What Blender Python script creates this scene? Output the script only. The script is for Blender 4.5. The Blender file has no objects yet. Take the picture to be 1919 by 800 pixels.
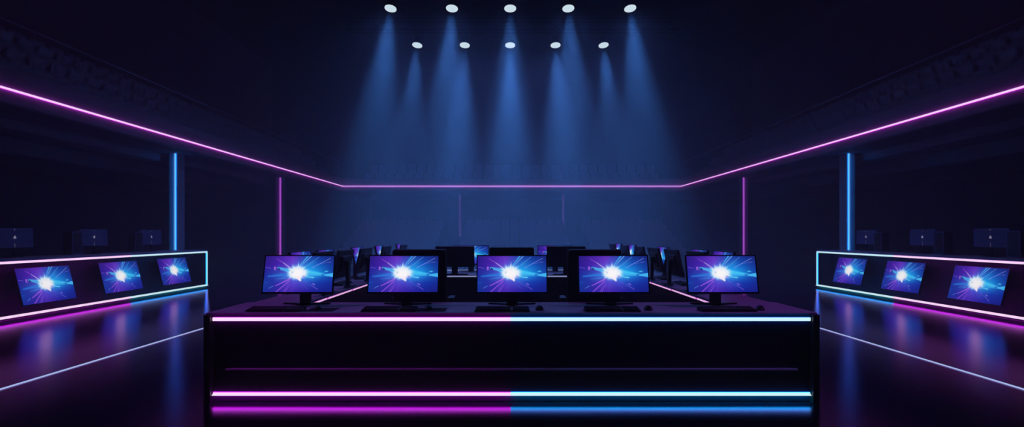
import bpy, bmesh, math, random
import numpy as np
from mathutils import Vector, Matrix

random.seed(7)
scene = bpy.context.scene
COL = scene.collection
PI = math.pi
R = math.radians

# ----------------------------------------------------------------------------- materials
def new_mat(name):
    m = bpy.data.materials.new(name)
    m.use_nodes = True
    return m, m.node_tree.nodes, m.node_tree.links


def surf(name, col, rough=0.5, metal=0.0, spec=0.5, var=0.0, scale=8.0, bump=0.0, coat=0.0):
    """Principled surface with a noise that varies its colour, roughness and height a little."""
    m, N, L = new_mat(name)
    b = N['Principled BSDF']
    b.inputs['Base Color'].default_value = (*col, 1)
    b.inputs['Roughness'].default_value = rough
    b.inputs['Metallic'].default_value = metal
    b.inputs['Specular IOR Level'].default_value = spec
    b.inputs['Coat Weight'].default_value = coat
    tc = N.new('ShaderNodeTexCoord')
    nz = N.new('ShaderNodeTexNoise')
    nz.inputs['Scale'].default_value = scale
    nz.inputs['Detail'].default_value = 4
    L.new(tc.outputs['Object'], nz.inputs['Vector'])
    if var:
        mx = N.new('ShaderNodeMix'); mx.data_type = 'RGBA'
        mx.inputs[6].default_value = (*[c * (1 - var) for c in col], 1)
        mx.inputs[7].default_value = (*[c * (1 + var) for c in col], 1)
        L.new(nz.outputs['Fac'], mx.inputs[0])
        L.new(mx.outputs[2], b.inputs['Base Color'])
        mr = N.new('ShaderNodeMapRange')
        mr.inputs['To Min'].default_value = max(0.02, rough * (1 - var * .6))
        mr.inputs['To Max'].default_value = min(1, rough * (1 + var * .6))
        L.new(nz.outputs['Fac'], mr.inputs['Value'])
        L.new(mr.outputs['Result'], b.inputs['Roughness'])
    if bump:
        bp = N.new('ShaderNodeBump')
        bp.inputs['Strength'].default_value = bump
        bp.inputs['Distance'].default_value = 0.002
        L.new(nz.outputs['Fac'], bp.inputs['Height'])
        L.new(bp.outputs['Normal'], b.inputs['Normal'])
    return m


def glow(name, col, strength=1.0, sampled=True):
    m, N, L = new_mat(name)
    N.remove(N['Principled BSDF'])
    e = N.new('ShaderNodeEmission')
    e.inputs['Color'].default_value = (*col, 1)
    e.inputs['Strength'].default_value = strength
    L.new(e.outputs[0], N['Material Output'].inputs['Surface'])
    if not sampled:
        m.cycles.emission_sampling = 'NONE'
    return m


M = dict(
    floor_dark=surf('side_floor', (.010, .009, .014), .45, 0, .4, .2, 1.5),
    wall=surf('dark_wall', (.12, .11, .15), .8, 0, .2, .15, 1.2, .2),
    ceil=surf('dark_ceiling', (.015, .015, .02), .9, 0, .1, .1, 2),
    fascia=surf('balcony_paint', (.26, .24, .30), .6, 0, .3, .12, 1.4),
    column=surf('column_paint', (.42, .40, .48), .6, 0, .3, .1, 1.5),
    soffit=surf('soffit_paint', (.20, .18, .24), .8, 0, .2, .12, 1.4),
    seat=surf('seat_plastic', (.38, .37, .48), .5, 0, .4, .1, 6),
    seat_steel=surf('seat_steel', (.02, .02, .03), .5, .6, .5, .1, 6),
    step=surf('stand_concrete', (.11, .11, .14), .9, 0, .2, .2, 3, .3),
    desk=surf('desk_laminate', (.022, .020, .026), .42, 0, .35, .15, 5, .05),
    top=surf('desk_top', (.50, .46, .58), .5, 0, .35, .10, 9, .05),
    panel=surf('desk_panel', (.034, .014, .050), .55, 0, .3, .12, 6, .05),
    plastic=surf('black_plastic', (.012, .012, .015), .42, 0, .4, .12, 30, .05),
    back=surf('monitor_shell', (.022, .022, .030), .45, 0, .4, .12, 20, .05),
    cback=surf('navy_shell', (.17, .16, .30), .5, 0, .4, .10, 20, .05),
    bezel=surf('bezel_black', (.006, .006, .008), .35, 0, .4, .1, 30),
    stand=surf('stand_metal', (.025, .024, .03), .38, .5, .5, .1, 20),
    key=surf('key_caps', (.018, .018, .022), .5, 0, .4, .15, 40),
    fabric=surf('mouse_pad', (.03, .028, .04), .9, 0, .2, .2, 120, .3),
    leather=surf('chair_leather', (.009, .009, .012), .5, 0, .4, .15, 14, .25),
    glassy=surf('console_gloss', (.012, .011, .020), .22, 0, .5, .1, 3),
    inside=surf('console_interior', (.035, .03, .05), .6, 0, .3, .12, 3),
    steel=surf('truss_steel', (.022, .022, .03), .5, .3, .5, .1, 12),
    can=surf('lamp_housing', (.012, .012, .015), .45, .3, .5, .1, 15),
    pink=glow('pink_led_lens', (1.0, .70, 1.0), 1.08),
    pinksoft=glow('balcony_led_flank', (.75, .05, .85), 3.0),
    pinkrear=glow('back_led_lens', (.55, .28, .75), 1.0),
    pinkside=glow('pink_led_flank', (.60, .012, .80), 4.5),
    pinkunder=glow('added_pink_underglow', (.75, .002, .92), 7.0),  # underside glow added to saturate the floor reflection
    cyanunder=glow('added_cyan_underglow', (.0, .72, 1.0), 7.8),
    cyan=glow('cyan_led_lens', (.62, .92, 1.0), 1.05),
    cyanside=glow('cyan_led_flank', (.008, .26, .90), 4.0),
    bcol=glow('blue_column_lens', (.14, .42, .85), 1.0),
    bcolside=glow('blue_column_flank', (.01, .16, .62), 9),  # strong side glow added to light up the column face
    pcol=glow('purple_column_lens', (.42, .10, .60), .9),
    pcolside=glow('purple_column_flank', (.22, .01, .35), 4),
    rcol=glow('dim_purple_lens', (.045, .012, .075), 1.0),
    fline=glow('floor_line_lens', (.40, .52, .85), 1.0),
    rline=glow('desk_edge_lens', (.85, .50, .85), 1.0),
    rlineside=glow('desk_edge_flank', (.5, .02, .6), 1.0),
    wline=glow('pale_edge_lens', (.24, .27, .50), 1.0),
    wline2=glow('dim_edge_lens', (.05, .05, .12), .6),
    lens=glow('spot_lens', (.72, .90, 1.0), 1.0),
    mark=glow('emblem_light', (.20, .19, .28), 1.0),
    mark2=glow('emblem_dim_light', (.05, .05, .09), 1.0),
)

# polished violet-black floor: a dim diffuse coat under an even, tinted gloss
mf, N, L = new_mat('floor_gloss')
N.remove(N['Principled BSDF'])
df = N.new('ShaderNodeBsdfDiffuse'); df.inputs['Color'].default_value = (.006, .005, .012, 1)
gl = N.new('ShaderNodeBsdfGlossy'); gl.distribution = 'BECKMANN'
gl.inputs['Color'].default_value = (.24, .10, .30, 1)
tc = N.new('ShaderNodeTexCoord'); nz = N.new('ShaderNodeTexNoise')
nz.inputs['Scale'].default_value = 1.3; nz.inputs['Detail'].default_value = 5
mr = N.new('ShaderNodeMapRange'); mr.inputs['To Min'].default_value = .17; mr.inputs['To Max'].default_value = .21
L.new(tc.outputs['Object'], nz.inputs['Vector']); L.new(nz.outputs['Fac'], mr.inputs['Value']); L.new(mr.outputs['Result'], gl.inputs['Roughness'])
fr = N.new('ShaderNodeFresnel'); fr.inputs['IOR'].default_value = 1.6
mc = N.new('ShaderNodeMix'); mc.data_type = 'RGBA'; mc.blend_type = 'MULTIPLY'; mc.inputs[0].default_value = 1
mc.inputs[6].default_value = (1.0, .5, 1.1, 1)
L.new(fr.outputs[0], mc.inputs[7]); L.new(mc.outputs[2], gl.inputs['Color'])
ad = N.new('ShaderNodeAddShader')
L.new(df.outputs[0], ad.inputs[0]); L.new(gl.outputs[0], ad.inputs[1])
L.new(ad.outputs[0], N['Material Output'].inputs['Surface'])
M['floor'] = mf

# glass for the tower cases on the consoles
mg, N, L = new_mat('case_glass')
b = N['Principled BSDF']
b.inputs['Base Color'].default_value = (.35, .35, .45, 1)
b.inputs['Roughness'].default_value = .08
b.inputs['Specular IOR Level'].default_value = .3
b.inputs['Transmission Weight'].default_value = .9
M['glass'] = mg

# ----------------------------------------------------------------------------- mesh builder
class MB:
    """Collects shapes in one bmesh; build() links them as one mesh object."""
    def __init__(self, mats):
        self.bm = bmesh.new()
        self.mats = mats if isinstance(mats, (list, tuple)) else [mats]

    def _new(self, geom_fn):
        before = set(self.bm.verts)
        geom_fn()
        return [v for v in self.bm.verts if v not in before]

    def box(self, cx, cy, cz, sx, sy, sz, bev=0.0, seg=2, mi=0, T=None):
        r = bmesh.ops.create_cube(self.bm, size=1.0)
        vs = r['verts']
        bmesh.ops.scale(self.bm, vec=(sx, sy, sz), verts=vs)
        faces = list({f for v in vs for f in v.link_faces})
        if bev > 0:
            es = list({e for v in vs for e in v.link_edges})
            rr = bmesh.ops.bevel(self.bm, geom=es, offset=min(bev, .49 * min(sx, sy, sz)), segments=seg,
                                 affect='EDGES', profile=.5)
            faces = list(set(rr['faces']) | {f for f in faces if f.is_valid})
            vs = list({v for f in faces for v in f.verts})
        for f in faces:
            f.material_index = mi
        mt = Matrix.Translation((cx, cy, cz))
        if T is not None:
            mt = T @ mt
        bmesh.ops.transform(self.bm, matrix=mt, verts=vs)
        return vs

    def cyl(self, p0, p1, r0, r1=None, seg=16, mi=0, T=None, smooth=True):
        p0, p1 = Vector(p0), Vector(p1)
        r1 = r0 if r1 is None else r1
        d = p1 - p0
        res = bmesh.ops.create_cone(self.bm, cap_ends=True, segments=seg, radius1=r0, radius2=r1, depth=d.length)
        vs = res['verts']
        q = Vector((0, 0, 1)).rotation_difference(d.normalized())
        mt = Matrix.Translation((p0 + p1) / 2) @ q.to_matrix().to_4x4()
        if T is not None:
            mt = T @ mt
        bmesh.ops.transform(self.bm, matrix=mt, verts=vs)
        for f in {f for v in vs for f in v.link_faces}:
            f.material_index = mi
            f.smooth = smooth and len(f.verts) == 4
        return vs

    def prism(self, pts, z0, z1, mi=0, T=None, bev=0.0):
        """Closed outline (x,y) extruded from z0 to z1."""
        lo = [self.bm.verts.new((x, y, z0)) for x, y in pts]
        hi = [self.bm.verts.new((x, y, z1)) for x, y in pts]
        n = len(pts)
        fs = [self.bm.faces.new(lo[::-1]), self.bm.faces.new(hi)]
        for i in range(n):
            fs.append(self.bm.faces.new((lo[i], lo[(i + 1) % n], hi[(i + 1) % n], hi[i])))
        vs = lo + hi
        if bev:
            es = list({e for v in vs for e in v.link_edges})
            rr = bmesh.ops.bevel(self.bm, geom=es, offset=bev, segments=2, affect='EDGES', profile=.5)
            fs = list(set(rr['faces']) | {f for f in fs if f.is_valid})
            vs = list({v for f in fs for v in f.verts})
        for f in fs:
            f.material_index = mi
        if T is not None:
            bmesh.ops.transform(self.bm, matrix=T, verts=vs)
        return vs

    def loft(self, rings, mi=0, T=None, smooth=True, cap=True):
        """rings: lists of equally many points, skinned into one closed surface."""
        rv = [[self.bm.verts.new(p) for p in ring] for ring in rings]
        n = len(rv[0])
        fs = []
        for a, c in zip(rv, rv[1:]):
            for i in range(n):
                fs.append(self.bm.faces.new((a[i], a[(i + 1) % n], c[(i + 1) % n], c[i])))
        if cap:
            fs.append(self.bm.faces.new(rv[0][::-1]))
            fs.append(self.bm.faces.new(rv[-1]))
        for f in fs:
            f.material_index = mi
            f.smooth = smooth
        vs = [v for r_ in rv for v in r_]
        if T is not None:
            bmesh.ops.transform(self.bm, matrix=T, verts=vs)
        return vs

    def build(self, name, parent=None, loc=None):
        bmesh.ops.recalc_face_normals(self.bm, faces=self.bm.faces[:])
        me = bpy.data.meshes.new(name)
        self.bm.to_mesh(me)
        self.bm.free()
        for m in self.mats:
            me.materials.append(m)
        o = bpy.data.objects.new(name, me)
        COL.objects.link(o)
        if parent is not None:
            o.parent = parent
        if loc:
            o.location = loc
        return o


def tag(o, label=None, cat=None, group=None, kind=None):
    if label: o['label'] = label
    if cat: o['category'] = cat
    if group: o['group'] = group
    if kind: o['kind'] = kind
    return o


def empty(name, loc=(0, 0, 0), rz=0.0):
    o = bpy.data.objects.new(name, None)
    o.empty_display_size = .1
    COL.objects.link(o)
    o.location = loc
    o.rotation_euler = (0, 0, rz)
    return o


KIDS = {}
def children(o):
    return [c for c in COL.objects if c.parent is o]


def copy_tree(o, parent=None, kids=None):
    c = o.copy()
    COL.objects.link(c)
    if parent is not None:
        c.parent = parent
    for ch in children(o):
        copy_tree(ch, c)
    return c


def led(name, p0, p1, front, h, d, mats, parent=None, seg_gap=None):
    """A straight LED profile from p0 to p1: lens painted pale like an overexposed core on the face that looks along `front`,
    coloured flanks added on the other faces to cast its tint. h = lens height, d = how far it stands out."""
    p0, p1, front = Vector(p0), Vector(p1), Vector(front).normalized()
    ax = (p1 - p0)
    ln = ax.length
    ax.normalize()
    up = ax.cross(front).normalized()
    bm = bmesh.new()
    r = bmesh.ops.create_cube(bm, size=1.0)
    bmesh.ops.scale(bm, vec=(ln, d, h), verts=r['verts'])
    es = [e for e in bm.edges if abs((e.verts[0].co - e.verts[1].co).normalized().x) > .9]
    bmesh.ops.bevel(bm, geom=es, offset=min(h, d) * .22, segments=2, affect='EDGES')
    bm.normal_update()
    for f in bm.faces:
        f.material_index = 0 if f.normal.y > .55 else 1
        if len(mats) > 2 and abs(up.z) > .9 and f.normal.z * up.z < -.55:
            f.material_index = 2
    mt = Matrix((( ax.x, front.x, up.x, 0), (ax.y, front.y, up.y, 0), (ax.z, front.z, up.z, 0), (0, 0, 0, 1)))
    mid = (p0 + p1) / 2
    bmesh.ops.transform(bm, matrix=Matrix.Translation(mid) @ mt, verts=bm.verts[:])
    bmesh.ops.recalc_face_normals(bm, faces=bm.faces[:])
    me = bpy.data.meshes.new(name)
    bm.to_mesh(me); bm.free()
    for m in mats:
        me.materials.append(m)
    o = bpy.data.objects.new(name, me)
    COL.objects.link(o)
    if parent is not None:
        o.parent = parent
    return o


def wedge_led(name, p0, p1, front, ln, mats, parent):
    """A wedge shaped LED profile: its pale lens leans back and looks forward and up (60 degrees),
    its made-up glowing underside gives the floor reflection its saturated colour. p0 and p1 run along the middle of the mounting face."""
    p0, p1, front = Vector(p0), Vector(p1), Vector(front).normalized()
    dep, hh = ln * .866, ln * .5
    bm = bmesh.new()
    rings = []
    for p in (p0, p1):
        rings.append([bm.verts.new(p + Vector((0, 0, hh / 2))), bm.verts.new(p + front * dep + Vector((0, 0, -hh / 2 + .003))),
                      bm.verts.new(p + front * dep + Vector((0, 0, -hh / 2))), bm.verts.new(p + Vector((0, 0, -hh / 2)))])
    a, b_ = rings
    for i, mi in ((0, 0), (1, 0), (2, 2), (3, 1)):
        f_ = bm.faces.new((a[i], a[(i + 1) % 4], b_[(i + 1) % 4], b_[i]))
        f_.material_index = mi
    bm.faces.new(a[::-1]).material_index = 0
    bm.faces.new(b_).material_index = 0
    bmesh.ops.recalc_face_normals(bm, faces=bm.faces[:])
    me = bpy.data.meshes.new(name)
    bm.to_mesh(me); bm.free()
    for m in mats:
        me.materials.append(m)
    o = bpy.data.objects.new(name, me)
    COL.objects.link(o)
    o.parent = parent
    return o


PINK = [M['pink'], M['pinkside']]
CYAN = [M['cyan'], M['cyanside']]
PINK_LOW = [M['pink'], M['pinkside'], M['pinkunder']]
CYAN_LOW = [M['cyan'], M['cyanside'], M['cyanunder']]
PINK_SOFT = [M['pink'], M['pinksoft']]

# ----------------------------------------------------------------------------- the picture on the screens
GW, GH = 176, 99


def burst_colours():
    """Colours (linear) of the light-burst picture the monitors show, one per grid vertex."""
    rng = np.random.RandomState(11)
    u, v = np.meshgrid(np.linspace(0, 1, GW), np.linspace(0, 1, GH))
    # ground: bilinear blend of a small table, rows from the top edge down
    tab = np.array([
        [(42, 28, 125), (70, 34, 165), (98, 46, 188), (34, 66, 168), (22, 48, 142), (26, 36, 120)],
        [(44, 26, 142), (70, 34, 172), (104, 62, 205), (24, 112, 205), (18, 84, 188), (22, 52, 150)],
        [(32, 40, 152), (44, 72, 180), (90, 110, 220), (30, 150, 228), (22, 112, 205), (20, 70, 172)],
        [(22, 58, 158), (42, 44, 165), (80, 56, 200), (46, 66, 192), (24, 54, 170), (22, 42, 150)],
        [(24, 46, 146), (48, 36, 160), (72, 38, 172), (48, 30, 158), (26, 32, 145), (24, 30, 128)],
    ], float)
    fy = (1 - v) * 4; fx = u * 5
    iy = np.clip(fy.astype(int), 0, 3); ix = np.clip(fx.astype(int), 0, 4)
    ty = (fy - iy)[..., None]; tx = (fx - ix)[..., None]
    c = (tab[iy, ix] * (1 - ty) * (1 - tx) + tab[iy, ix + 1] * (1 - ty) * tx +
         tab[iy + 1, ix] * ty * (1 - tx) + tab[iy + 1, ix + 1] * ty * tx)
    X = u * 1025; Y = (1 - v) * 545          # picture units: 1025 wide, 545 tall, y down
    cx, cy = 482, 262

    def add(mask, col, k=1.0):
        nonlocal c
        m = np.clip(mask * k, 0, 1)[..., None]
        c = c + (np.array(col, float) - c) * m

    def seg(x0, y0, x1, y1, w0, w1, col, k=1.0, soft=3.0):
        dx, dy = x1 - x0, y1 - y0
        l2 = dx * dx + dy * dy
        t = np.clip(((X - x0) * dx + (Y - y0) * dy) / l2, 0, 1)
        d = np.hypot(X - x0 - t * dx, Y - y0 - t * dy)
        w = w0 + (w1 - w0) * t
        add(np.clip((w - d) / soft + .5, 0, 1), col, k)

    ang = np.arctan2(Y - cy, X - cx)
    rad = np.hypot(X - cx, (Y - cy) * 1.25)
    # fine fan of rays
    for i in range(230):
        a = rng.uniform(-PI, PI)
        r0, r1 = rng.uniform(60, 190), 0
        r1 = r0 + rng.uniform(50, 260)
        w = rng.uniform(.006, .022)
        da = np.abs((ang - a + PI) % (2 * PI) - PI)
        prof = np.clip(1 - da / w, 0, 1) * np.clip((rad - r0) / 25, 0, 1) * np.clip((r1 - rad) / 80, 0, 1)
        if abs(a) < .75:
            col = (70, 190, 250) if rng.rand() < .8 else (30, 60, 190)
        elif abs(a) > 2.5:
            col = (60, 140, 235) if rng.rand() < .7 else (36, 24, 140)
        else:
            col = (130, 80, 225) if rng.rand() < .6 else (40, 40, 170)
        add(prof, col, rng.uniform(.15, .5))
    # wide glow
    add(np.exp(-(rad / 190) ** 2), (112, 110, 235), .5)
    add(np.exp(-(((X - 640) / 190) ** 2 + ((Y - 245) / 95) ** 2)), (30, 165, 242), .95)
    # bands right
    seg(630, 255, 890, 282, 44, 16, (72, 205, 250), .85, 26)
    seg(600, 285, 900, 290, 16, 6, (60, 150, 235), .5, 14)
    # polygon at the right edge
    t = np.clip((X - 890) / 130, 0, 1)
    add(((X > 892) & (Y > 282 - 24 * t) & (Y < 300 + 18 * t)).astype(float), (72, 190, 250), .95)
    add(((X > 850) & (X < 900) & (np.abs(Y - 285) < 12)).astype(float), (20, 60, 180), .5)
    add(np.clip(1.4 - np.hypot((X - 922) / 30, (Y - 235) / 11), 0, 1), (80, 200, 250), .9)
    seg(625, 316, 735, 328, 4, 10, (110, 215, 250), .9, 6)
    # band and wedge left
    seg(60, 310, 362, 282, 10, 28, (44, 130, 230), .7, 18)
    seg(170, 352, 330, 330, 5, 10, (50, 160, 230), .55, 10)
    seg(200, 183, 365, 222, 16, 27, (76, 175, 240), .95, 7)
    seg(206, 190, 224, 206, 12, 8, (20, 24, 90), .75, 8)
    add(((np.abs(X - 152) < 15) & (np.abs(Y - 190) < 24)).astype(float), (185, 120, 240), .8)
    add(((np.abs(X - 154) < 6) & (np.abs(Y - 196) < 10)).astype(float), (70, 40, 160), .7)
    seg(8, 170, 90, 186, 2.5, 3.5, (140, 110, 235), .8)
    seg(0, 405, 60, 402, 3, 4, (40, 110, 210), .5)
    # long streaks
    seg(162, 36, 250, 92, 1.5, 4, (190, 100, 220), .8)
    seg(262, 98, 390, 190, 3, 7, (215, 190, 250), .9)
    seg(525, 140, 634, 0, 7, 13, (70, 170, 240), .85, 5)
    seg(545, 130, 648, 0, 1.5, 3, (30, 60, 180), .6)
    seg(560, 128, 684, 0, 4, 7, (120, 190, 245), .8, 4)
    seg(585, 185, 800, 14, 3, 3, (110, 180, 245), .75)
    seg(705, 178, 975, 32, 3.5, 3, (150, 160, 250), .8)
    seg(790, 124, 975, 92, 2.5, 2, (130, 120, 240), .6)
    seg(930, 96, 985, 90, 4, 3, (140, 130, 240), .6)
    seg(182, 452, 395, 345, 6, 10, (170, 95, 230), .85, 4)
    seg(200, 540, 385, 378, 6, 6, (165, 90, 230), .85, 4)
    seg(236, 540, 380, 392, 2, 2, (90, 50, 190), .7)
    seg(300, 545, 380, 400, 5, 2, (130, 75, 215), .75)
    seg(328, 540, 392, 430, 5, 2, (160, 95, 235), .8)
    seg(85, 490, 145, 456, 3, 5, (90, 150, 240), .8)
    seg(560, 400, 665, 506, 2, 2, (110, 80, 220), .7)
    seg(700, 430, 812, 508, 2, 4, (150, 110, 240), .75)
    seg(728, 418, 760, 434, 5, 7, (150, 130, 240), .8)
    # white heart of the burst: a lumpy outline with spikes
    spike = np.zeros_like(ang)
    for i in range(70):
        a = rng.uniform(-PI, PI)
        da = np.abs((ang - a + PI) % (2 * PI) - PI)
        spike += rng.uniform(2, 15) * np.clip(1 - da / rng.uniform(.03, .09), 0, 1)
    rx = np.where(X < cx, 136, 158); ry = np.where(Y < cy, 112, 92)
    heart = np.hypot((X - cx) / rx, (Y - cy) / ry)
    edge = 1 + spike / 110
    add(np.clip((edge * 1.22 - heart) / .4, 0, 1), (150, 215, 255), .75)
    add(np.clip((edge - heart) / .30, 0, 1), (232, 244, 255), 1)
    seg(500, 300, 545, 372, 50, 12, (252, 240, 255), 1, 18)
    add(np.clip((.72 - heart) / .3, 0, 1), (255, 252, 255), 1)
    # nicks of shade in the heart
    add(np.clip(1.3 - np.hypot((X - 418) / 12, (Y - 252) / 17), 0, 1), (150, 190, 225), .75)
    add(np.clip(1.3 - np.hypot((X - 590) / 24, (Y - 318) / 26), 0, 1), (150, 120, 230), .6)
    for i in range(16):
        x, y = rng.uniform(400, 640), rng.uniform(140, 235)
        seg(x, y, x + (x - cx) * .16, y + (y - cy) * .25, 3, 2, (140, 190, 245), .4, 4)
    c = np.clip(c, 0, 255) / 255
    lin = np.where(c <= .04045, c / 12.92, ((c + .055) / 1.055) ** 2.4)
    out = np.ones((GH, GW, 4), np.float32)
    out[..., :3] = lin
    return out.reshape(-1, 4)


BURST = burst_colours()
ms, N, L = new_mat('screen_picture')
N.remove(N['Principled BSDF'])
at = N.new('ShaderNodeAttribute'); at.attribute_name = 'picture'
em = N.new('ShaderNodeEmission'); em.inputs['Strength'].default_value = 1.0
L.new(at.outputs['Color'], em.inputs['Color'])
L.new(em.outputs[0], N['Material Output'].inputs['Surface'])
ms.cycles.emission_sampling = 'NONE'
SCREEN_MESH = {}


def screen_mesh(w, h):
    """Flat grid in XZ that looks along -Y, coloured with the picture."""
    k = (round(w, 4), round(h, 4))
    if k in SCREEN_MESH:
        return SCREEN_MESH[k]
    me = bpy.data.meshes.new('screen')
    xs = np.linspace(-w / 2, w / 2, GW); zs = np.linspace(-h / 2, h / 2, GH)
    gx, gz = np.meshgrid(xs, zs)
    co = np.stack([gx, np.zeros_like(gx), gz], -1).reshape(-1, 3)
    idx = np.arange(GW * GH).reshape(GH, GW)
    f = np.stack([idx[:-1, :-1], idx[:-1, 1:], idx[1:, 1:], idx[1:, :-1]], -1).reshape(-1, 4)
    me.from_pydata(co.tolist(), [], f.tolist())
    ca = me.color_attributes.new('picture', 'FLOAT_COLOR', 'POINT')
    ca.data.foreach_set('color', BURST.ravel())
    me.materials.append(ms)
    SCREEN_MESH[k] = me
    return me


# ----------------------------------------------------------------------------- monitors, keyboards, mice
def make_monitor(off=.18, w=.645, h=.356, tilt=13, zc=.297):
    """Monitor that looks along -Y; the root stands on the desk under the neck."""
    root = empty('monitor')
    T = Matrix.Translation((0, -off, zc)) @ Matrix.Rotation(R(-tilt), 4, 'X')
    # housing: shallow tray with a raised hump on its back
    hb = MB(M['back'])
    hb.box(0, .014, 0, w, .022, h, .006, 2, T=T)
    rings = []
    for s, y in ((1.0, .024), (.93, .036), (.80, .043)):
        ww, hh = w * .62 * s, h * .62 * s
        rings.append([(-ww / 2, y, -hh / 2), (ww / 2, y, -hh / 2), (ww / 2, y, hh / 2), (-ww / 2, y, hh / 2)])
    hb.loft(rings, T=T, smooth=False)
    hb.build('housing', root)
    # bezel: four bars round the screen
    bz = MB(M['bezel'])
    e, eb = .010, .016
    bz.box(0, 0, h / 2 - e / 2, w, .010, e, .002, 1, T=T)
    bz.box(0, 0, -h / 2 + eb / 2, w, .010, eb, .002, 1, T=T)
    for s in (-1, 1):
        bz.box(s * (w / 2 - e / 2), 0, (eb - e) / 2, e, .010, h - e - eb, .002, 1, T=T)
    bz.build('bezel', root)
    sc_ = bpy.data.objects.new('screen', screen_mesh(w - 2 * e, h - e - eb))
    COL.objects.link(sc_)
    sc_.parent = root
    sc_.matrix_local = T @ Matrix.Translation((0, .001, (eb - e) / 2))
    # neck with side rails, and the arm that carries the housing
    nk = MB(M['stand'])
    nk.box(0, 0, .165, .088, .032, .33, .008, 2)
    for s in (-1, 1):
        nk.box(s * .046, -.004, .165, .007, .036, .32, .002, 1)
    nk.build('neck', root)
    ar = MB(M['stand'])
    ya = -off + .052
    if ya < -.02:
        ar.box(0, (ya - .014) / 2, zc, .07, abs(ya) - .010, .06, .006, 2)
    ar.cyl((0, ya + .004, zc), (0, ya - .012, zc), .05, seg=20)
    ar.build('arm', root)
    # V-shaped foot: two tapered legs and a hub
    ft = MB(M['stand'])
    for s in (-1, 1):
        ft.prism([(s * .02, -.035), (s * .21, .02), (s * .225, .035), (s * .20, .040), (s * .02, .05)], 0, .014, bev=.003)
    ft.cyl((0, 0, 0), (0, 0, .02), .062, .055, seg=24)
    ft.build('foot', root)
    return root


def make_keyboard():
    root = empty('keyboard')
    b = MB(M['plastic'])
    # wedge shaped case
    prof = [(-.070, 0), (.070, 0), (.070, .026), (.062, .029), (-.062, .014), (-.070, .010)]
    b.loft([[(-.235, y, z) for y, z in prof], [(.235, y, z) for y, z in prof]], smooth=False)
    b.build('case', root)
    k = MB(M['key'])
    rows = [(.046, [1] * 15), (.024, [1] * 13 + [2]), (.003, [1.5] + [1] * 12 + [1.5]),
            (-.018, [1.75] + [1] * 11 + [2.25]), (-.039, [2.25] + [1] * 10 + [2.75]), (-.057, [1.25] * 3 + [6.25] + [1.25] * 4)]
    for y, ws in rows:
        x = -.225
        u = .30 / sum(ws)
        for w in ws:
            k.box(x + w * u / 2, y, .0255 + (y) * .12, w * u - .003, .016, .010, .002, 1)
            x += w * u
        for c in range(6):
            k.box(.090 + c * .0225 + .012, y, .0255 + y * .12, .019, .016, .010, .002, 1)
    k.build('keys', root)
    return root


def make_mouse():
    root = empty('mouse')
    m = MB(M['plastic'])
    rings = []
    for t, hh, ww in ((0, .002, .5), (.05, .014, .72), (.2, .026, .92), (.45, .038, 1.0), (.7, .034, .98), (.9, .02, .8), (1, .004, .5)):
        y = .062 - .124 * t
        ring = []
        for a in range(14):
            th = PI * a / 13
            ring.append((math.cos(th) * .036 * ww, y, max(0, math.sin(th)) ** .8 * hh))
        rings.append(ring)
    m.loft(rings)
    m.build('shell', root)
    w = MB(M['stand'])
    w.cyl((-.004, .035, .026), (.004, .035, .026), .011, seg=16)
    w.build('scroll_wheel', root)
    return root


TOPZ = .75
proto = make_monitor(.18)
front_labels = ['lit monitor on the front desk, leftmost of its five, nearest the desk’s left end'.replace('’', "'"),
                'lit monitor on the front desk, between the leftmost and the middle one',
                'lit monitor in the middle of the front desk, above the pink to cyan join',
                'lit monitor on the front desk, between the middle and the rightmost one',
                'lit monitor on the front desk, rightmost of its five']
front_labels[0] = 'lit monitor on the front desk, leftmost of its five'
FX = [-1.94, -.986, 0, .923, 1.909]
FY = 5.42
for i, x in enumerate(FX):
    o = proto if i == 0 else copy_tree(proto)
    o.location = (x, FY, TOPZ)
    tag(o, front_labels[i], 'monitor', 'lit monitors along the front desk')

kb = make_keyboard()
KX = [-2.03, -1.05, -.085, .86, 1.85]
place = ['at the left end of the front desk', 'below the second monitor from the left', 'below the middle monitor of the front desk',
         'below the second monitor from the right', 'at the right end of the front desk']
for i, x in enumerate(KX):
    o = kb if i == 0 else copy_tree(kb)
    o.location = (x, 4.965, TOPZ)
    tag(o, 'black keyboard ' + place[i], 'keyboard', 'keyboards on the front desk')
mouse = make_mouse()
MX = [-1.70, -.73, .24, 1.19, 2.17]
for i, x in enumerate(MX):
    o = mouse if i == 0 else copy_tree(mouse)
    o.location = (x, 5.04, TOPZ + (.003 if i in (0, 1) else 0))
    o.rotation_euler = (0, 0, [0.2, .1, 0, -.15, -.3][i])
    tag(o, 'black computer mouse ' + ['beside the leftmost keyboard', 'right of the second keyboard from the left', 'right of the middle keyboard',
        'right of the second keyboard from the right', 'at the right end of the front desk'][i], 'mouse', 'mice on the front desk')
for i, x in enumerate((-1.66, -.70)):
    p = MB(M['fabric'])
    p.box(x, 5.03, TOPZ + .0015, .25, .23, .003, .001, 1)
    o = p.build('mouse_pad')
    tag(o, ['dark mouse pad under the leftmost mouse', 'dark mouse pad under the second mouse from the left'][i], 'mouse pad')

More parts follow.
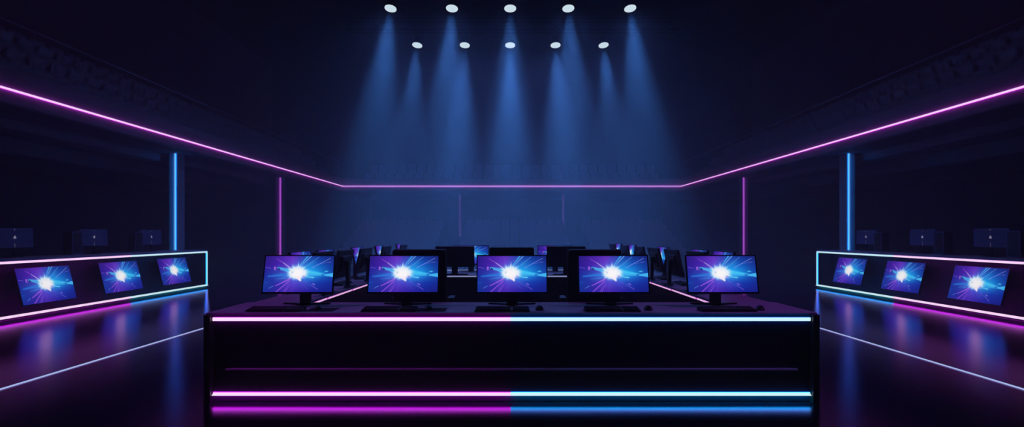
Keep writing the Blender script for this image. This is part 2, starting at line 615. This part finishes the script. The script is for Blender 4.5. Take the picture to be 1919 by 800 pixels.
# ----------------------------------------------------------------------------- the ring of desks
# front desk ---------------------------------------------------------------
FD = empty('front_desk', (0, 4.8, 0))
tag(FD, 'long black front desk with pink and cyan light bars, carrying five lit monitors', 'desk')
W0, W1 = -2.572, 2.565
t = MB(M['top'])
t.box((W0 + W1) / 2, .42, TOPZ - .005, W1 - W0, .76, .010, .002, 1)
t.build('desk_top', FD)
f = MB(M['desk'])
for s, x in ((-1, W0), (1, W1)):
    f.box(x - s * .027, .40, (TOPZ - .010) / 2, .054, .80, TOPZ - .010, .003, 1)   # end cheeks
f.box((W0 + W1) / 2, .42, .02, W1 - W0 - .108, .60, .04, .002, 1)             # plinth
f.build('carcass', FD)
p = MB(M['panel'])
p.box((W0 + W1) / 2, .068, .372, W1 - W0 - .110, .02, .734, .002, 1)
p.build('front_panel', FD)
p = MB(M['panel'])
p.box((W0 + W1) / 2, .775, .38, W1 - W0 - .110, .02, .69, .002, 1)
p.build('back_panel', FD)
p = MB(M['top'])
p.box((W0 + W1) / 2, .040, .277, W1 - W0 - .34, .036, .011, .002, 1)
p.build('ledge', FD)
for z in (.695, .067):
    xa, xb = W0 + .057, W1 - .057
    if z > .3:
        o = led('led_strip', (xa, .048, z), (-.011, .048, z), (0, -1, 0), .030, .018, PINK, FD); o['label'] = 'pink light bar'
        o = led('led_strip', (-.011, .048, z), (xb, .048, z), (0, -1, 0), .030, .018, CYAN, FD); o['label'] = 'cyan light bar'
    else:
        o = wedge_led('led_strip', (xa, .058, z), (-.011, .058, z), (0, -1, 0), .038, PINK_LOW, FD); o['label'] = 'pink light bar'
        o = led('added_glow_fringe', (xa, .052, z + .0135), (-.011, .052, z + .0125), (0, -1, 0), .004, .012, [M['pinkside']] * 2, FD)  # thin glowing strip added to tint the panel above the bar
        o = wedge_led('led_strip', (-.011, .058, z), (xb, .058, z), (0, -1, 0), .038, CYAN_LOW, FD); o['label'] = 'cyan light bar'
        o = led('added_glow_fringe', (-.011, .052, z + .0135), (xb, .052, z + .0125), (0, -1, 0), .004, .012, [M['cyanside']] * 2, FD)
    c = MB(M['stand'])
    for x in (xa, xb):
        c.box(x - (.003 if x < 0 else -.003), .046, z, .006, .022, .05, .001, 1)
    c.build('strip_bracket', FD)

# side desks ---------------------------------------------------------------
YA, YB = 5.605, 13.3
XO, XI = 2.515, 2.0
seams = [6.27, 7.24, 8.3, 9.39]
for s in (-1, 1):
    D = empty('side_desk', (s * (XO + XI) / 2, (YA + YB) / 2, 0))
    cx_, cy_ = D.location.x, D.location.y
    side = 'left' if s < 0 else 'right'
    tag(D, f'long dark {side} side desk with a pink light line along its inner edge', 'desk', 'side desks of the ring')
    t = MB(M['top']); t.box(0, 0, TOPZ - .0125, XO - XI, YB - YA, .025, .003, 1); t.build('desk_top', D)
    f = MB(M['desk'])
    f.box(s * (XO - (XO + XI) / 2 - .02), 0, (TOPZ - .025) / 2, .04, YB - YA, TOPZ - .026, .003, 1)
    f.box(-s * ((XO - XI) / 2 - .05), 0, (TOPZ - .025) / 2, .03, YB - YA - .1, TOPZ - .026, .003, 1)
    for y in (YA + .03, YB - .03):
        f.box(0, y - cy_, (TOPZ - .025) / 2, XO - XI - .02, .04, TOPZ - .027, .003, 1)
    f.build('carcass', D)
    ys = [YA + .13] + seams
    xi = s * (XI - (XO + XI) / 2)
    for a, b_ in zip(ys, ys[1:]):
        led('led_strip', (xi + s * .012, a - cy_ + .02, TOPZ - .038), (xi + s * .012, b_ - cy_ - .02, TOPZ - .036), (-s, 0, 0), .018, .02,
            [M['rline'], M['rlineside']], D)

# rear desk ----------------------------------------------------------------
RY0, RY1 = 9.4, 10.7
RD = empty('rear_desk', (0, (RY0 + RY1) / 2, 0))
tag(RD, 'dark rear desk across the ring with pale light lines, behind the middle monitors', 'desk')
hw = XI - .004
t = MB(M['top']); t.box(0, 0, TOPZ - .0125, 2 * hw, RY1 - RY0, .025, .003, 1); t.build('desk_top', RD)
f = MB(M['desk'])
f.box(0, -.58, (TOPZ - .025) / 2, 2 * hw - .02, .03, TOPZ - .027, .003, 1)
f.box(0, .60, (TOPZ - .025) / 2, 2 * hw - .02, .03, TOPZ - .027, .003, 1)
for s in (-1, 1):
    f.box(s * (hw - .03), 0, (TOPZ - .025) / 2, .04, 1.15, TOPZ - .028, .003, 1)
f.build('carcass', RD)
f = MB(M['desk']); f.box(0, .61, TOPZ + .008, 2 * hw - .05, .03, .016, .002, 1); f.build('back_rail', RD)
o = led('led_strip', (-hw + .05, -.650, TOPZ - .018), (hw - .05, -.650, TOPZ - .018), (0, -1, 0), .020, .02, [M['wline'], M['wline2']], RD)
o = led('led_strip', (-hw + .05, .588, TOPZ + .009), (hw - .05, .588, TOPZ + .009), (0, -1, 0), .016, .014, [M['wline'], M['wline2']], RD)

# monitors on the side and rear desks --------------------------------------
side_proto = make_monitor(.075)
used = [False]


def place_monitor(x, y, rz, label, group):
    o = side_proto if not used[0] else copy_tree(side_proto)
    used[0] = True
    o.location = (x, y, TOPZ)
    o.rotation_euler = (0, 0, rz)
    tag(o, label, 'monitor', group)
    return o


ORD = ['nearest', 'second nearest', 'third nearest', 'fourth nearest', 'farthest']
# screens that look outwards (their backs show): neck on the inner side
LB = [6.38, 7.24, 8.24, 9.60, 11.10]
RB = [6.53, 7.55, 8.50, 9.45, 10.70, 12.0]
for i, y in enumerate(LB):
    place_monitor(-2.055, y, -PI / 2, f'black monitor back on the left side desk, {ORD[i]} of those turned outwards', 'outward monitors on the left side desk')
ORD6 = ['nearest', 'second nearest', 'third nearest', 'fourth nearest', 'fifth nearest', 'farthest']
for i, y in enumerate(RB):
    place_monitor(2.055, y, PI / 2, f'black monitor back on the right side desk, {ORD6[i]} of those turned outwards', 'outward monitors on the right side desk')
LL = [6.56, 7.44, 8.96, 10.44, 12.30]
RL = [6.56, 7.40, 9.20, 11.50, 12.97]
for i, y in enumerate(LL):
    place_monitor(-2.44, y, PI / 2, f'lit monitor on the left side desk facing inwards, {ORD[i]} one', 'inward monitors on the left side desk')
for i, y in enumerate(RL):
    place_monitor(2.44, y, -PI / 2, f'lit monitor on the right side desk facing inwards, {ORD[i]} one', 'inward monitors on the right side desk')
# rear desk: backs at its near edge, lit ones at its far edge
for x, w_ in ((-.95, 'left'), (.90, 'right')):
    place_monitor(x, 9.56, PI, f'black monitor back on the rear desk, behind the {w_} chair', 'monitors on the rear desk').location.z += .001
for x, w_ in ((-.74, 'left'), (.78, 'right')):
    place_monitor(x, 10.42, 0, f'lit monitor on the rear desk partly hidden by the {w_} monitor back', 'monitors on the rear desk').location.z += .001

for i, (x, y, rz) in enumerate([(-2.25, 7.65, PI / 2), (-2.25, 8.7, PI / 2), (2.25, 7.65, -PI / 2), (2.25, 8.62, -PI / 2)]):
    o = copy_tree(kb)
    o.location = (x, y, TOPZ)
    o.rotation_euler = (0, 0, rz)
    tag(o, ['dark keyboard on the left side desk, nearer one', 'dark keyboard on the left side desk, farther one',
            'dark keyboard on the right side desk, nearer one', 'dark keyboard on the right side desk, farther one'][i], 'keyboard', 'keyboards on the side desks')

# ----------------------------------------------------------------------------- chairs inside the ring
def make_chair():
    root = empty('gaming_chair')                       # looks along +Y, its back towards the camera
    b = MB(M['leather'])
    T = Matrix.Translation((0, -.24, .86)) @ Matrix.Rotation(R(4), 4, 'X')
    b.box(0, 0, 0, .58, .10, .78, .03, 3, T=T)
    for s in (-1, 1):
        b.box(s * .25, .055, -.03, .085, .08, .66, .025, 2, T=T)
    b.build('backrest', root)
    h = MB(M['leather']); h.box(0, .075, .25, .34, .06, .18, .025, 2, T=T); h.build('headrest', root)
    s_ = MB(M['leather']); s_.box(0, .06, .47, .54, .54, .11, .035, 3); s_.build('seat', root)
    for s in (-1, 1):
        a = MB(M['plastic'])
        a.box(s * .315, .05, .685, .075, .30, .03, .012, 2)
        a.box(s * .315, .04, .56, .03, .05, .24, .006, 1)
        a.box(s * .27, .04, .435, .12, .06, .025, .004, 1)
        a.build('armrest', root)
    g = MB(M['stand']); g.cyl((0, .05, .12), (0, .05, .42), .028, seg=16); g.cyl((0, .05, .06), (0, .05, .26), .04, seg=16); g.build('gas_lift', root)
    st = MB(M['stand'])
    for k in range(5):
        a = 2 * PI * k / 5 + .3
        d = Vector((math.cos(a), math.sin(a), 0))
        st.cyl(Vector((0, .05, .10)), Vector((0, .05, .075)) + d * .32, .032, .018, seg=10)
    st.build('star_base', root)
    for k in range(5):
        a = 2 * PI * k / 5 + .3
        d = Vector((math.cos(a), math.sin(a), 0)) * .32 + Vector((0, .05, .03))
        n = Vector((-math.sin(a), math.cos(a), 0)) * .022
        c = MB(M['plastic'])
        c.cyl(d - n, d + n, .03, seg=14)
        c.cyl(d, d + Vector((0, 0, .05)), .008, seg=8)
        c.build('caster', root)
    return root


ch = make_chair()
for i, (x, y, l) in enumerate([(-1.01, 6.55, 'black high-backed chair inside the desk ring, behind the second front monitor from the left'),
                               (.90, 6.55, 'black high-backed chair inside the desk ring, behind the second front monitor from the right'),
                               (-.005, 7.70, 'black high-backed chair inside the desk ring, behind the middle front monitor')]):
    o = ch if i == 0 else copy_tree(ch)
    o.location = (x, y, 0)
    tag(o, l, 'chair', 'chairs inside the ring of desks')

# ----------------------------------------------------------------------------- side consoles
CX, CD = 8.1, .95
CY0, CY1 = 7.0, 15.32
SPLIT = 12.24


def make_display(w, h, tilt):
    """A big tilted display (looks along -Y) with a shallow back and a bracket."""
    root = empty('console_display')
    return root


for s in (-1, 1):
    side = 'left' if s < 0 else 'right'
    C = empty('console', (s * (CX + CD / 2), (CY0 + CY1) / 2, 0))
    ox, oy = C.location.x, C.location.y
    tag(C, f'{side} console outlined by pink and cyan light lines, three screens in its front', 'console', 'side consoles')
    X_ = lambda x: s * x - ox
    LY = CY1 - CY0
    t = MB(M['top']); t.box(X_(CX + CD / 2 + .01), 0, .995, CD + .04, LY + .02, .03, .004, 1); t.build('console_top', C)
    b = MB([M['desk']])
    b.box(X_(CX + CD / 2), 0, .02, CD, LY, .04, .003, 1)                          # plinth
    b.box(X_(CX + CD - .02), 0, .51, .04, LY, .94, .003, 1)                       # back wall
    b.box(X_(CX + CD / 2), LY / 2 - .02, .51, CD, .04, .94, .003, 1)              # far end
    b.box(X_(CX + CD / 2), -LY / 2 + .02, .51, CD, .04, .94, .003, 1)
    b.build('carcass', C)
    p = MB(M['inside']); p.box(X_(CX + .42), 0, .51, .02, LY - .09, .93, .002, 1); p.build('recess_panel', C)
    # light lines round the front
    zt, zb = .962, .085
    for z in (zt, zb):
        for ya, yb, m2, m3, l_ in ((CY0 - oy + .05, SPLIT - oy, PINK, PINK_LOW, 'pink light line'), (SPLIT - oy, CY1 - oy - .01, CYAN, CYAN_LOW, 'cyan light line')):
            if z > .5:
                o = led('led_strip', (X_(CX + .008), ya, z), (X_(CX + .008), yb, z), (-s, 0, 0), .042, .03, m2, C)
            else:
                o = wedge_led('led_strip', (X_(CX + .02), ya, z), (X_(CX + .02), yb, z), (-s, 0, 0), .066, m3, C)
            o['label'] = l_
    o = led('led_strip', (X_(CX + .008), CY1 - oy - .02, zb), (X_(CX + .008), CY1 - oy - .02, zt), (-s, 0, 0), .042, .04, CYAN, C); o['label'] = 'upright cyan light line'
    # the three screens set in the front: each tilted back, on a wedge bracket
    for k, yc in enumerate((10.26, 12.22, 14.14)):
        h = .63; w = 1.18
        T = Matrix.Translation((X_(CX + .17), yc - oy, .53)) @ Matrix.Rotation(-s * PI / 2, 4, 'Z') @ Matrix.Rotation(R(-14), 4, 'X')
        # after the turn the display looks towards the middle of the hall
        d = MB(M['bezel'])
        d.box(0, .022, 0, w + .03, .036, h + .03, .006, 2, T=T)
        do = d.build('display', C)
        sc_ = bpy.data.objects.new('screen', screen_mesh(w, h))
        COL.objects.link(sc_)
        sc_.parent = do
        sc_.matrix_local = T @ Matrix.Translation((0, .002, 0))
        br = MB(M['stand'])
        br.box(0, .10, -.08, .30, .12, .18, .01, 2, T=T)
        br.build('bracket', do)

# monitors and cases standing on the consoles
def make_wide_monitor():
    root = empty('ultrawide_monitor')                   # looks along -Y, the back towards +Y
    w, h, zc = .80, .355, .345
    hb = MB(M['cback'])
    hb.box(0, -.014, zc, w, .026, h, .008, 2)
    hb.build('housing', root)
    sc_ = MB(M['bezel']); sc_.box(0, -.030, zc, w - .02, .006, h - .02, .001, 1); sc_.build('screen', root)
    n = MB(M['stand']); n.box(0, -.014, .09, .06, .022, .18, .005, 2); n.build('neck', root)
    f = MB(M['stand']); f.prism([(-.16, -.10), (.16, -.10), (.10, .07), (-.10, .07)], 0, .014, bev=.004); f.build('foot', root)
    e = MB(M['mark'])
    # emblem: a small pyramid mark with a notch
    Te = Matrix.Translation((0, .001, zc + .015)) @ Matrix.Rotation(PI / 2, 4, 'X')
    e.prism([(-.030, -.026), (.030, -.026), (.022, -.006), (.004, .026), (-.008, .026)], -.003, .002, T=Te)
    e.build('emblem', root)
    m2 = MB(M['mark2'])
    m2.box(0, .001, zc - .13, .011, .005, .075, .001, 1)
    m2.box(.006, .001, zc + .145, .024, .005, .022, .001, 1)
    m2.build('light_slit', root)
    return root


def make_case():
    root = empty('computer_case')
    f = MB(M['cback'])
    w, d, h = .22, .28, .47
    for x in (-1, 1):
        for y in (-1, 1):
            f.box(x * (w / 2 - .012), y * (d / 2 - .012), h / 2, .022, .022, h, .003, 1)
    for z in (.012, h - .012):
        f.box(0, 0, z, w, d, .022, .004, 1)
    f.build('frame', root)
    i = MB(M['plastic']); i.box(.0, .03, h / 2, w - .06, d - .12, h - .08, .006, 1); i.build('insides', root)
    g = MB(M['glass'])
    g.box(-w / 2 + .006, 0, h / 2, .004, d - .046, h - .05)
    g.box(w / 2 - .006, 0, h / 2, .004, d - .046, h - .05)
    g.build('side_glass', root)
    g = MB(M['plastic'])
    for z in (.13, .30):
        g.cyl((0, -d / 2 + .02, z), (0, -d / 2 + .045, z), .07, seg=24)
    g.build('fan', root)
    return root


wm = make_wide_monitor(); pc = make_case()
first = [True, True]
for s in (-1, 1):
    side = 'left' if s < 0 else 'right'
    for k, yc in enumerate((10.2, 12.14, 14.07) if s < 0 else (10.6, 12.36, 14.33)):
        o = wm if first[0] else copy_tree(wm)
        first[0] = False
        o.location = (s * 8.80, yc, 1.01)
        o.rotation_euler = (0, 0, PI / 2 if s > 0 else -PI / 2)
        if s > 0: o.rotation_euler = (0, 0, PI / 2)
        tag(o, f'dark navy monitor back with a small emblem on the {side} console, ' + ['nearest of three', 'middle of three', 'farthest of three'][k],
            'monitor', f'monitors on the {side} console')
        if s < 0 and k == 0:
            continue
        c = pc if first[1] else copy_tree(pc)
        first[1] = False
        c.location = (s * 8.84, yc - .56, 1.01)
        c.rotation_euler = (0, 0, 0)
        tag(c, f'dark glass-sided computer case on the {side} console beside the ' + ['nearest', 'middle', 'farthest'][k] + ' monitor back', 'computer case',
            'computer cases on the consoles')

# ----------------------------------------------------------------------------- the hall
def slab(name, cx, cy, cz, sx, sy, sz, mat, bev=0.0):
    m = MB(mat); m.box(cx, cy, cz, sx, sy, sz, bev, 1)
    return tag(m.build(name), kind='structure')


slab('floor', 0, 15, -.05, 32, 44, .1, M['floor'])
slab('ceiling', 0, 15, 12.1, 32, 44, .2, M['ceil'])
slab('wall_left', -15.1, 15, 6, .2, 44, 12, M['wall'])
slab('wall_right', 15.1, 15, 6, .2, 44, 12, M['wall'])
slab('wall_back', 0, 36.1, 6, 30, .2, 12, M['ceil'])

BX, BY = 8.4, 28.6
ZU, ZT = 3.6, 4.22
for s in (-1, 1):
    side = 'left' if s < 0 else 'right'
    m = MB([M['fascia'], M['soffit']])
    m.box(s * (BX + .09), (BY + 4) / 2 , (ZU + ZT) / 2, .18, BY - 4, ZT - ZU, .01, 1)
    m.box(s * (BX + 3.4), (BY + 7.4 + 4) / 2, ZU + .075, 6.4, BY + 7.4 - 4, .15, 0, 1, mi=1)
    m.box(s * (9.45 + .25), (BY + 4) / 2, ZU - .10, .5, BY - 4, .20, .01, 1, mi=1)
    m.box(s * (11.2 + 1.5), (BY + 4) / 2, ZU - .18, 3.0, BY - 4, .36, .01, 1, mi=1)
    tag(m.build('balcony_slab_' + side), kind='structure')
    o = led('balcony_light_line', (s * (BX - .02), 4.2, 3.835), (s * (BX - .02), BY - .02, 3.835), (-s, 0, 0), .036, .028, PINK_SOFT)
    tag(o, f'long pink light line along the {side} balcony front', 'light strip', 'balcony light lines')
    # hand rail above the parapet
    r_ = empty('balcony_railing', (s * (BX + .10), (BY + 4) / 2, ZT))
    tag(r_, f'thin handrail on slim posts along the {side} balcony', 'railing', 'balcony railings')
    q = MB(M['seat']); q.cyl((0, -(BY - 4) / 2, .80), (0, (BY - 4) / 2, .80), .018, seg=10); q.build('handrail', r_)
    for k in range(13):
        q = MB(M['seat']); y = -(BY - 4) / 2 + .2 + k * (BY - 4.4) / 12
        q.cyl((0, y, 0), (0, y, .79), .006, seg=8); q.build('post', r_)
m = MB([M['fascia'], M['soffit']])
m.box(0, BY + .09, (ZU + ZT) / 2, 2 * BX - .02, .18, ZT - ZU, .01, 1)
m.box(0, BY + 3.8, ZU + .075, 2 * BX, 7.2, .15, 0, 1, mi=1)
tag(m.build('balcony_slab_back'), kind='structure')
o = led('balcony_light_line', (-BX + .03, BY - .02, 3.835), (BX - .03, BY - .02, 3.835), (0, -1, 0), .070, .03, [M['pinkrear'], M['pinksoft']])
tag(o, 'pink light line across the back balcony front', 'light strip', 'balcony light lines')

# columns under the balconies, each with its upright light line
n = 0
for s in (-1, 1):
    side = 'left' if s < 0 else 'right'
    for k, y in enumerate((15.40, 21.8)):
        X0 = (8.95, 8.72)[k]
        n += 1
        slab(f'column_{n}', s * (X0 + .11), y + .18, ZU / 2, .22, .36, ZU, M['column'], .006)
        c = (M['bcol'], M['bcolside']) if k == 0 else (M['pcol'], M['pcolside'])
        x = s * (X0 + .025)
        o = led('column_light_line', (x, y - .055, .05), (x, y - .055, ZU - .02), (0, -1, 0), (.042, .055)[k], .022, c)
        tag(o, f'upright {"blue" if k == 0 else "purple"} light line on the {side} column behind the ' + ('console' if k == 0 else 'ring of desks'),
            'light strip', 'upright light lines on columns')
for x in (-7.65, -2.79, 2.75, 8.3):
    n += 1
    sg = 1 if x > 0 else -1
    slab(f'column_{n}', x + sg * .3, 31.2, ZU / 2, .6, .5, ZU, M['wall'], .006)
    if abs(x) < 3:
        o = led('column_light_line', (x, 30.92, .05), (x, 30.92, ZU - .02), (0, -1, 0), .10, .05, (M['rcol'], M['rcol']))
        tag(o, f'dim purple light line on the {"left" if x < 0 else "right"} column under the back balcony', 'light strip', 'upright light lines on columns')

# light lines let into the floor
for s in (-1, 1):
    o = led('floor_light_line', (s * 4.645, 2.0, .003), (s * 4.645, 14.6, .003), (0, 0, 1), .022, .012, (M['fline'], M['fline']))
    tag(o, f'thin pale blue light line in the floor {"left" if s < 0 else "right"} of the desks', 'light strip', 'floor light lines')

# ----------------------------------------------------------------------------- seats
def seat_mesh():
    m = MB([M['seat'], M['seat_steel']])
    # folded tip-up seat: curved back shell, raised seat pan, two brackets. Looks along -Y.
    rings = []
    for z, y, w in ((.34, .02, .36), (.42, .03, .42), (.62, .06, .43), (.78, .10, .42), (.845, .12, .36)):
        rings.append([(-w / 2, y, z), (-w / 4, y + .02, z), (0, y + .026, z), (w / 4, y + .02, z), (w / 2, y, z),
                      (w / 2, y - .025, z), (w / 4, y - .008, z), (0, y - .002, z), (-w / 4, y - .008, z), (-w / 2, y - .025, z)])
    m.loft(rings)
    T = Matrix.Translation((0, -.06, .50)) @ Matrix.Rotation(R(-72), 4, 'X')
    m.box(0, 0, 0, .40, .36, .04, .015, 2, T=T)
    for s in (-1, 1):
        m.box(s * .205, .02, .30, .02, .10, .22, .004, 1, mi=1)
    m.box(0, .04, .10, .05, .05, .20, .004, 1, mi=1)
    m.box(0, .04, .20, .42, .05, .03, .004, 1, mi=1)
    return m


def seats_as_one(name, spots):
    src = seat_mesh()
    me0 = bpy.data.meshes.new('tmp'); src.bm.to_mesh(me0); src.bm.free()
    bm = bmesh.new()
    for (x, y, z, rz) in spots:
        k = len(bm.verts)
        bm.from_mesh(me0)
        bm.verts.ensure_lookup_table()
        bmesh.ops.transform(bm, matrix=Matrix.Translation((x, y, z)) @ Matrix.Rotation(rz, 4, 'Z'), verts=bm.verts[k:])
    me = bpy.data.meshes.new(name); bm.to_mesh(me); bm.free()
    me.materials.append(M['seat']); me.materials.append(M['seat_steel'])
    o = bpy.data.objects.new(name, me); COL.objects.link(o)
    tag(o, kind='stuff')
    return o


seat0 = seat_mesh().build('stadium_seat')
seat_used = [False]


def put_seat(x, y, z, rz, label, group):
    if seat_used[0]:
        o = seat0.copy(); COL.objects.link(o)
    else:
        o = seat0; seat_used[0] = True
    o.location = (x, y, z); o.rotation_euler = (0, 0, rz)
    tag(o, label, 'seat', group)


ROWN = ['front', 'middle', 'back']
rest = []
for s in (-1, 1):
    side = 'left' if s < 0 else 'right'
    st = MB(M['step'])
    for r_ in range(3):
        x = 8.95 + .68 * r_
        z = 3.76 + .54 * r_
        if r_:
            st.box(s * (x + .05), (BY + 5) / 2 + .5, (3.75 + z) / 2, .68, BY - 5 - 1.2, z - 3.75, .004, 1)
        y = 9.0
        while y < BY - .6:
            if y < 19.9:
                put_seat(s * x, y, z, s * -PI / 2, f'dark tip-up seat in the {ROWN[r_]} row of the {side} balcony', f'{ROWN[r_]} row seats on the {side} balcony')
            else:
                rest.append((s * x, y, z, s * -PI / 2))
            y += .52
    tag(st.build('balcony_steps_slab_' + side), kind='structure')
# back balcony and lower stand
st = MB(M['step'])
NR = 6
for r_ in range(NR):
    y = 25.2 + .8 * r_
    z = .27 * r_
    if r_:
        st.box(0, y + .12, z / 2, 16.2, .8, z, .004, 1)
    lbl = ['lowest', 'second', 'third', 'fourth', 'fifth', 'top'][r_]
    for blk, (xa, cnt) in (('left', (-7.6, 9)), ('middle', (-2.35, 11)), ('right', (3.6, 9))):
        for k in range(cnt):
            x = xa + .455 * k + .2
            if r_ >= 1:
                put_seat(x, y, z, 0, f'dark tip-up seat in the {lbl} row, {blk} block of the back stand', f'{lbl} row seats in the {blk} block of the back stand')
            else:
                rest.append((x, y, z, 0))
tag(st.build('stand_slab'), kind='structure')
st = MB(M['step'])
for r_ in range(2):
    y = BY + .75 + .8 * r_
    z = 3.76 + .5 * r_
    if r_:
        st.box(0, y + .1, (3.75 + z) / 2, 15.5, .8, z - 3.75, .004, 1)
    for k in range(30):
        rest.append((-7.25 + .5 * k, y, z, 0))
tag(st.build('balcony_steps_slab_back'), kind='structure')
seats_as_one('far_stadium_seats', rest)

# ----------------------------------------------------------------------------- truss and spotlights
def make_truss():
    root = empty('hanging_truss')
    L2 = 5.45
    H, Dp = .36, .34
    pts = [(-Dp / 2, 0), (Dp / 2, 0), (-Dp / 2, H), (Dp / 2, H)]
    for y, z in pts:
        c = MB(M['steel']); c.cyl((-L2, y, z), (L2, y, z), .024, seg=10); c.build('chord', root)
    b = MB(M['steel'])
    n = 18
    for k in range(n):
        x0 = -L2 + 2 * L2 * k / n; x1 = -L2 + 2 * L2 * (k + 1) / n
        up = k % 2 == 0
        for y in (-Dp / 2, Dp / 2):
            b.cyl((x0, y, 0 if up else H), (x1, y, H if up else 0), .010, seg=6)
        b.cyl((x0, -Dp / 2 if up else Dp / 2, 0), (x1, Dp / 2 if up else -Dp / 2, 0), .010, seg=6)
    o = b.build('bracing', root)
    for x in (-3.6, 3.6):
        c = MB(M['steel']); c.cyl((x, 0, H), (x, 0, 12 - 8.13), .008, seg=6); c.build('hanger_cable', root)
    return root


tr = make_truss()
tr.location = (0, 19.0, 8.13)
tag(tr, 'dark box truss across the hall above the back row of spotlights', 'truss', 'lighting trusses')
t2 = copy_tree(tr)
t2.location = (0, 16.0, 8.13)
tag(t2, 'dark box truss above the front row of spotlights', 'truss', 'lighting trusses')


BEAM, SPILL_FILL = 12800, 330


def make_spot():
    root = empty('stage_spotlight')                     # lens centre at the root, shining down
    h = MB(M['can'])
    rad = .168
    prof = [(rad + .012, -.03), (rad + .012, .04), (.15, .10), (.13, .26), (.09, .31), (.03, .325)]
    rings = [[(math.cos(2 * PI * a / 28) * r_, math.sin(2 * PI * a / 28) * r_, z) for a in range(28)] for r_, z in prof]
    rings = [[(math.cos(2 * PI * a / 28) * rad, math.sin(2 * PI * a / 28) * rad, -.004) for a in range(28)],
             [(math.cos(2 * PI * a / 28) * (rad + .004), math.sin(2 * PI * a / 28) * (rad + .004), -.006) for a in range(28)]] + rings[1:]
    h.loft(rings)
    h.build('housing', root)
    l = MB(M['lens']); l.cyl((0, 0, -.022), (0, 0, -.010), rad - .004, seg=36); l.build('lens', root)
    return root


sp = make_spot()
SPOTS = []
for row, (Y, Z, xs) in enumerate([(16.0, 7.71, [-3.37, -1.667, -.05, 1.563, 3.28]), (19.0, 7.68, [-3.123, -1.557, -.06, 1.434, 3.017])]):
    for k, x in enumerate(xs):
        SPOTS.append((sp if not SPOTS else copy_tree(sp), row, k, x, Y, Z))
for o, row, k, x, Y, Z in SPOTS:
    # tilted a little towards the camera, the outer ones outwards
    rot = Matrix.Rotation([.09, .04, 0, -.04, -.09][k], 4, 'Y') @ Matrix.Rotation(-.25, 4, 'X')
    o.matrix_world = Matrix.Translation((x, Y, Z)) @ rot
    tag(o, f'lit round spotlight in the {"front, higher" if row == 0 else "back, lower"} row, ' + ['leftmost', 'second from left', 'middle one', 'second from right', 'rightmost'][k],
        'spotlight', f'{"front" if row == 0 else "back"} row of spotlights')
    y_ = MB(M['can'])                                   # yoke and hook, upright
    for s in (-1, 1):
        y_.box(s * .20, 0, .20, .012, .03, .32, .003, 1)
    y_.box(0, 0, .356, .412, .03, .012, .003, 1)
    y_.cyl((0, 0, .36), (0, 0, 8.10 - Z), .012, seg=8)
    yo = y_.build('yoke', o)
    yo.matrix_parent_inverse = rot.inverted()
    mul = ([.85, .95, .7, .95, .85] if row == 0 else [.62, .85, 1.0, .85, .62])[k]
    for nm, e, size, blend in (('spot_beam', BEAM, 26, 1.0), ('glow_fill', 2000, 36, 1.0), ('spill_fill', SPILL_FILL, 124, 1.0)):  # glow and spill cones added to fill beam starts and lift the haze
        ld = bpy.data.lights.new(nm, 'SPOT')
        ld.energy = e * mul
        ld.color = (.06, .30, 1.0) if nm == 'spot_beam' else (.14, .26, 1.0)
        ld.spot_size = R(size)
        ld.spot_blend = blend
        ld.shadow_soft_size = .10 if nm == 'spot_beam' else .15
        lo = bpy.data.objects.new(nm, ld)
        COL.objects.link(lo)
        lo.parent = o
        lo.location = (0, 0, -.05)
        lo.rotation_euler = (0, [-.045, -.02, 0, .02, .045][k], 0)

# two added violet fill lights without fixtures, above the frame, tinting the desk tops
for s in (-1, 1):
    ld = bpy.data.lights.new('added_violet_fill', 'SPOT')
    ld.energy = 480
    ld.color = (.62, .06, 1.0)
    ld.spot_size = R(33); ld.spot_blend = 1.0; ld.shadow_soft_size = .25
    lo = bpy.data.objects.new('added_violet_fill', ld)
    COL.objects.link(lo)
    lo.location = (s * 6.5, 3.6, 9.2)
    lo.rotation_euler = (Vector((s * 2.7, 5.9, .75)) - lo.location).to_track_quat('-Z', 'Y').to_euler()

# ----------------------------------------------------------------------------- haze
mh, N, L = new_mat('haze_air')
N.remove(N['Principled BSDF'])
vs = N.new('ShaderNodeVolumeScatter')
vs.inputs['Color'].default_value = (.95, .96, 1.0, 1)
vs.inputs['Density'].default_value = .014
vs.inputs['Anisotropy'].default_value = .1
L.new(vs.outputs[0], N['Material Output'].inputs['Volume'])
hz = MB(mh); hz.box(0, 15.5, 5.9, 29.6, 40.6, 11.9)
ho = hz.build('haze')
tag(ho, kind='stuff')

# ----------------------------------------------------------------------------- world, camera, view
w = bpy.data.worlds.new('hall_dark')
scene.world = w
w.use_nodes = True
bg = w.node_tree.nodes['Background']
bg.inputs[0].default_value = (.20, .12, .60, 1)
bg.inputs[1].default_value = .006

cam = bpy.data.cameras.new('camera')
cam.sensor_width = 36
cam.lens = 36 * 1080 / 1919
cam.shift_y = 41 / 1919
cam.clip_end = 200
co = bpy.data.objects.new('camera', cam)
COL.objects.link(co)
co.location = (0, 0, 1.40)
co.rotation_euler = (PI / 2, 0, 0)
scene.camera = co

vs_ = scene.view_settings
scene.display_settings.display_device = 'sRGB'
vs_.view_transform = 'Standard'
vs_.look = 'None'
vs_.exposure = 0
vs_.gamma = 1
vs_.use_curve_mapping = False
cy = scene.cycles
cy.use_denoising = True
try:
    cy.denoiser = 'OPENIMAGEDENOISE'
    cy.denoising_input_passes = 'RGB_ALBEDO'
except Exception:
    pass
cy.use_adaptive_sampling = False
cy.max_bounces = 6
cy.diffuse_bounces = 3
cy.glossy_bounces = 3
cy.transmission_bounces = 4
cy.volume_bounces = 1
cy.use_light_tree = True
cy.sample_clamp_indirect = 4
cy.sample_clamp_direct = 6
cy.caustics_reflective = False
cy.caustics_refractive = False
